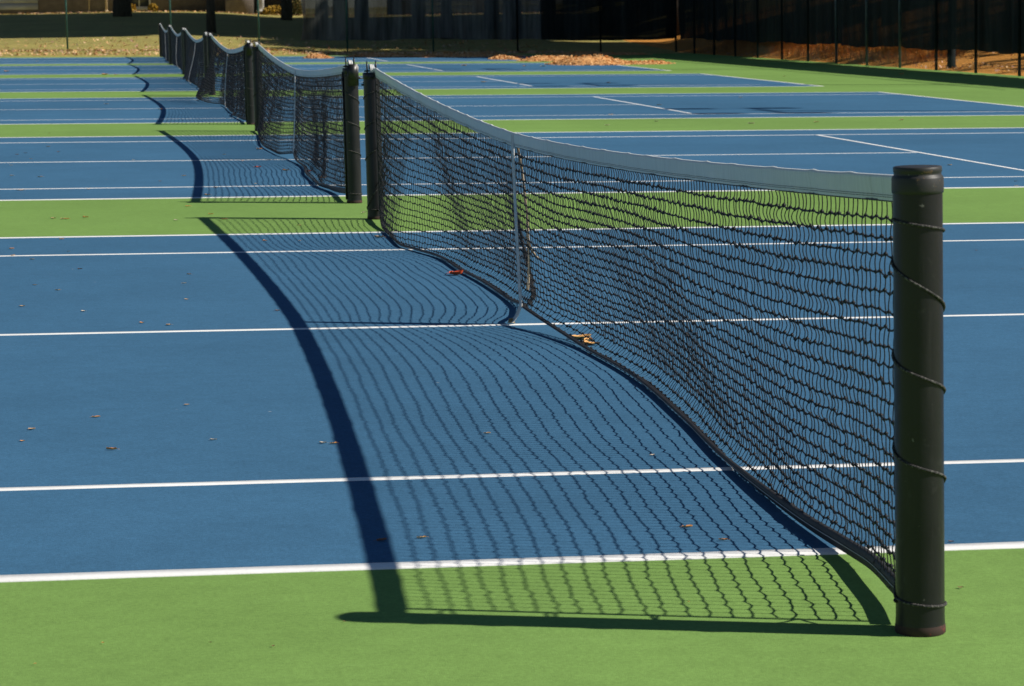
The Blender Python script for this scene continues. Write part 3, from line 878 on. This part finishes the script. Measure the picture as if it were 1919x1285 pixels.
def pile(x, y, lx, ly, h, label, seed, rot=0):
    q = np.random.RandomState(seed)
    o = empty('straw_pile', (x, y, 0), (0, 0, rot)); tag(o, label, 'straw pile', 'raked piles of brown straw on the last courts')
    ph = q.uniform(0, 6, 8)
    def hh(u, v):
        r2 = (u/lx)**2+(v/ly)**2
        bump = 1+.35*np.sin(u*3.1+ph[0])*np.cos(v*2.7+ph[1])+.25*np.sin(u*7.3+ph[2])*np.sin(v*6+ph[3])
        return h*np.clip(1-r2, 0, 1)**.8*bump
    n = int(2600*max(.35, lx*ly/2)); n = min(n, 6000)
    th = q.uniform(0, 2*pi, n); rr = np.sqrt(q.rand(n))*1.08
    u = lx*rr*np.cos(th); v = ly*rr*np.sin(th)
    z = hh(u, v)*q.uniform(.5, 1.08, n)+.012
    b = MB()
    G = np.linspace(-1, 1, 26); U, V = np.meshgrid(G*lx, G*ly, indexing='ij')
    b.grid(np.stack([U, V, hh(U, V)*.9-.004+.0*U], -1))
    flakes(b, np.stack([u, v, z], -1), q, .018, .06, .5)
    b.build('straw', M_PILE, o)
pile(7.0, 81.3, 1.1, 1.0, .10, 'low orange straw pile at the back edge of the last court, left of the others', 1)
pile(4.85, 79.6, .45, .8, .10, 'small flat scrap of orange straw on the blue of the farthest court', 2)
pile(9.6, 80.3, 2.0, .9, .12, 'long low ridge of orange straw along the back of the farthest court', 3)
pile(10.25, 75.6, .5, .8, .08, 'small thin straw heap on the near side of the farthest court', 4)
pile(10.9, 72.2, .75, .8, .12, 'rounded orange straw pile on the right end of the court, left of the biggest pile', 5)
pile(11.75, 74.4, .75, .7, .10, 'straw pile just behind the rounded one near the end of the farthest court', 6)
pile(11.35, 66.9, 1.15, 1.4, .21, 'biggest heap of brown orange straw, lying over the corner of the fifth court', 7)
pile(12.7, 67.2, 1.0, .9, .09, 'low tail of straw on the green at the right of the biggest heap', 8)
pile(14.4, 82.5, 1.7, .6, .10, 'thin line of orange straw on the green strip before the back fence', 9)

q = np.random.RandomState(5)
b = MB()
n = 5200
x = q.uniform(-14, 14, n); y = 85.0+np.abs(q.normal(0, 1, n))*1.0
y = np.where(q.rand(n) < .45, 87.3+q.normal(0, .35, n), y)
far = q.rand(n) < .22; y = np.where(far, q.uniform(88, 99, n), y)
c = np.stack([x, y, terrain(x, y)+.025+q.rand(n)*.03], -1)
flakes(b, c, q, .035, .085, .5)
n = 1500
x = FENX+.3+q.rand(n)**1.3*7; y = q.uniform(44, 86, n)
flakes(b, np.stack([x, y, terrain(x, y)+.03], -1), q, .03, .08, .6)
n = 900
x = q.uniform(-9, 24, n); y = q.uniform(136.5, 140.5, n)
flakes(b, np.stack([x, y, terrain(x, y)+.04], -1), q, .05, .11, .6)
tag(b.build('leaf_litter', M_LITTER), kind='stuff')
b = MB(); n = 2600       # upright dry grass at the foot of the bank behind the right fence
x = FENX+.5+q.rand(n)*1.6; y = q.uniform(61, 86, n); z = terrain(x, y)
h = q.uniform(.25, .62, n); w = q.uniform(.012, .03, n); dx = q.normal(0, .08, n); dy = q.normal(0, .08, n)
V = np.stack([np.stack([x, y-w, z], -1), np.stack([x, y+w, z], -1), np.stack([x+dx, y+dy, z+h], -1)], 1).reshape(-1, 3)
b.add(V, None, np.arange(n*3).reshape(-1, 3))
tag(b.build('dry_grass', M_DRY), kind='stuff')

# pixel of the photograph -> spot on the court, to place the scattered leaves where they lie
def court_at(px, py):
    d = _f+CR*((px-PW/2)/FPX)-CU*((py-1285/2)/FPX)
    t = -CP[2]/d.z
    return CP[0]+d.x*t, CP[1]+d.y*t

def leaf_mesh(seed, kind):
    q = random.Random(seed); L = 1.0
    n = 7; P = np.zeros((n, 5, 3))
    for i in range(n):
        u = i/(n-1); w = .32*sin(pi*min(1, u*1.05+.02))**.8*(1 if kind else .55)*(1+.25*q.uniform(-1, 1))
        if kind == 2: w *= 1+.6*abs(sin(u*9))
        for j in range(5):
            v = j/2-1
            P[i, j] = ((u-.5)*L+.03*q.uniform(-1, 1), v*w, .16*(v*v)*q.uniform(.7, 1.3)+.28*(u-.5)**2+.03*q.random())
    P[..., 2] -= P[..., 2].min()
    b = MB(); b.grid(P)
    b.tube([(-.5, 0, .1), (-.62, .02, .11), (-.78, .05, .06)], .014, 5)
    return b
LM = []
for i in range(6):
    o = leaf_mesh(i, i % 3).build('fallen_leaf', None); LM.append(o.data); bpy.data.objects.remove(o)
LMM = {}
def leaf(px, py, col, size, label, group='small dry leaf scraps strewn on the courts', kind=None, curl=None, turn=None):
    x, y = court_at(px, py)
    i = rnd.randrange(6) if kind is None else kind
    key = (i, col)
    if key not in LMM:
        me = LM[i].copy(); me.materials.clear(); me.materials.append(M_LEAF[col]); LMM[key] = me
    o = bpy.data.objects.new('fallen_leaf', LMM[key]); COL.objects.link(o)
    o.location = (x, y, .0035); size *= (.62 if group.startswith('larger') else .50); o.scale = (size, size, size*rnd.uniform(.6, 1.0)); o.rotation_euler = (0, 0, rnd.uniform(-.5, .5)+(pi if rnd.random() < .5 else 0))
    if curl: o.scale.z = size*curl
    if turn is not None: o.rotation_euler.z = turn
    tag(o, label, 'leaf', group); return o
# ones that can be told apart
leaf(855, 516, 'red', .13, 'bright red orange leaf under the bottom edge of the nearest net, left of the strap', 'larger leaves on the courts', 2, 1.4, .25)
leaf(1090, 636, 'golden', .15, 'large golden crumpled leaf caught behind the nearest net, right of the strap', 'larger leaves on the courts', 2, .9, .3)
leaf(1108, 647, 'golden', .12, 'golden leaf lying against the bottom binding just right of the large golden leaf', 'larger leaves on the courts', 5, .9, -.4)
leaf(1101, 641, 'golden', .09, 'golden leaf lying between two others behind the nearest net', 'larger leaves on the courts', 2, 1.3, .9)
leaf(710, 446, 'tan', .10, 'pale brown leaf on blue at the foot of the post with pulley plates', 'larger leaves on the courts', 1)
leaf(209, 844, 'orange', .06, 'orange brown leaf at the lower left of the nearest blue court', 'larger leaves on the courts', 0)
leaf(180, 783, 'orange', .05, 'orange brown leaf just above the lowest left leaf on the blue', 'larger leaves on the courts', 0)
leaf(625, 833, 'orange', .045, 'orange leaf right beside the dark tape shadow on the blue', 'larger leaves on the courts', 0)
leaf(913, 814, 'tan', .04, 'tan leaf in the middle of the net shadow on the nearest court', 'larger leaves on the courts', 0)
leaf(715, 1015, 'brown', .05, 'brown leaf inside the broad dark tape shadow near the green', 'larger leaves on the courts', 1)
leaf(790, 1010, 'golden', .045, 'golden leaf just right of the tape shadow above the sideline', 'larger leaves on the courts', 0)
leaf(1288, 990, 'orange', .05, 'orange leaf in the net shadow near the big post, left of another', 'larger leaves on the courts', 0)
leaf(1355, 1014, 'orange', .04, 'orange leaf above the nearest sideline closest to the big post', 'larger leaves on the courts', 0)
leaf(645, 1167, 'tan', .014, 'brown crumb on the green just below the tip of the post shadow', 'larger leaves on the courts', 0)
leaf(388, 366, 'golden', .09, 'yellow leaf in the tape shadow at the near side of the second court', 'larger leaves on the courts', 1)
leaf(535, 320, 'orange', .10, 'orange leaf in the second net\'s shadow right of another orange leaf', 'larger leaves on the courts', 1)
leaf(487, 280, 'orange', .12, 'orange leaf at the far end of the second net\'s shadow', 'larger leaves on the courts', 2)
leaf(483, 314, 'red', .10, 'reddish leaf in the middle of the second net\'s shadow', 'larger leaves on the courts', 1)
leaf(578, 322, 'red', .12, 'red leaf caught behind the second net near its strap', 'larger leaves on the courts', 2)
leaf(604, 334, 'orange', .11, 'orange leaf caught behind the mesh of the second net', 'larger leaves on the courts', 1)
leaf(196, 140, 'orange', .22, 'orange leaf on the far green strip, larger of a pair at left', 'larger leaves on the courts', 2)
leaf(217, 140, 'orange', .14, 'orange leaf on the far green strip, smaller of a pair at left', 'larger leaves on the courts', 2)
leaf(983, 124, 'orange', .16, 'light orange lump alone on the fifth court left of the biggest straw heap', 'larger leaves on the courts', 2)
leaf(1018, 124.5, 'pale', .24, 'round pale orange clump alone on the fifth court below the straw piles', 'larger leaves on the courts', 2)
leaf(870, 123, 'orange', .2, 'orange lump beside the far end of the fifth court service line', 'larger leaves on the courts', 2)
leaf(906, 154, 'orange', .16, 'orange leaf beside the fourth court service line', 'larger leaves on the courts', 2)
leaf(1690, 139, 'orange', .16, 'orange leaf in the shade on the green near the right fence', 'larger leaves on the courts', 2)
leaf(12, 134, 'orange', .2, 'orange leaf on the far left edge of the fifth court', 'larger leaves on the courts', 2)
leaf(445, 186, 'pale', .2, 'pale leaf by the foot of the third net', 'larger leaves on the courts', 1)
leaf(343, 148, 'pale', .2, 'pale leaf by the post between the fourth and fifth nets', 'larger leaves on the courts', 1)
S1 = [(65,535),(108,545),(42,575),(156,584),(350,562),(266,606),(316,610),(520,583),(150,505),(60,487),(115,449),(128,472),(22,467),(24,480),(400,826),(1222,855),(1345,855),(497,452),(562,452),(605,832),(350,760),(60,806),(42,828),(1105,665),(345,532),(354,515)]
for i, (a, c_) in enumerate(S1):
    leaf(a, c_, rnd.choice(['tan', 'brown', 'tan', 'pale', 'orange']), rnd.uniform(.028, .05) if c_ > 700 else rnd.uniform(.04, .06),
         'small dry leaf scrap lying on the blue of the nearest court', 'small scraps on the nearest blue court')
S2 = [(100,410),(118,411),(125,411),(160,408),(330,413),(420,412),(352,387),(680,400),(683,398),(395,402),(193,1207),(394,1206),(512,1213),(66,1246),(1290,1130),(560,423)]
for a, c_ in S2:
    leaf(a, c_, rnd.choice(['tan', 'brown', 'orange', 'pale']), rnd.uniform(.05, .09) if c_ < 500 else .015,
         'small dry leaf scrap lying on the green strips round the nearest court', 'small scraps on the near green strips')
S3 = [(92,250),(90,275),(48,287),(32,290),(58,298),(21,310),(22,330),(110,285),(75,332),(34,357),(41,357),(250,300),(300,340),(345,330),(420,290),(455,302),(405,352),(480,345),(505,300),(1780,310),(1903,340),(1905,349),(166,355),(700,270),(1260,300)]
for a, c_ in S3:
    leaf(a, c_, rnd.choice(['tan', 'brown', 'orange', 'pale']), rnd.uniform(.05, .10),
         'small dry leaf scrap lying on or beside the second blue court', 'small scraps on the second court')
S4 = [(1830,470),(1915,505),(1782,1017),(1800,1103)]
for a, c_ in S4:
    leaf(a, c_, rnd.choice(['tan', 'brown']), .03, 'tiny leaf scrap right of the big post', 'small scraps right of the big post')
S5 = [(1138,235),(1230,228),(1408,232),(1305,122),(1470,143),(1295,137),(1388,183),(1235,197),(1145,215),(150,123),(70,115),(300,205),(200,195),(1140,155),(1690,225),(1530,229),(840,180),(440,198)]
for a, c_ in S5:
    leaf(a, c_, rnd.choice(['tan', 'orange', 'pale']), rnd.uniform(.09, .16),
         'dry leaf scrap lying on the far courts and their green strips', 'small scraps on the far courts')
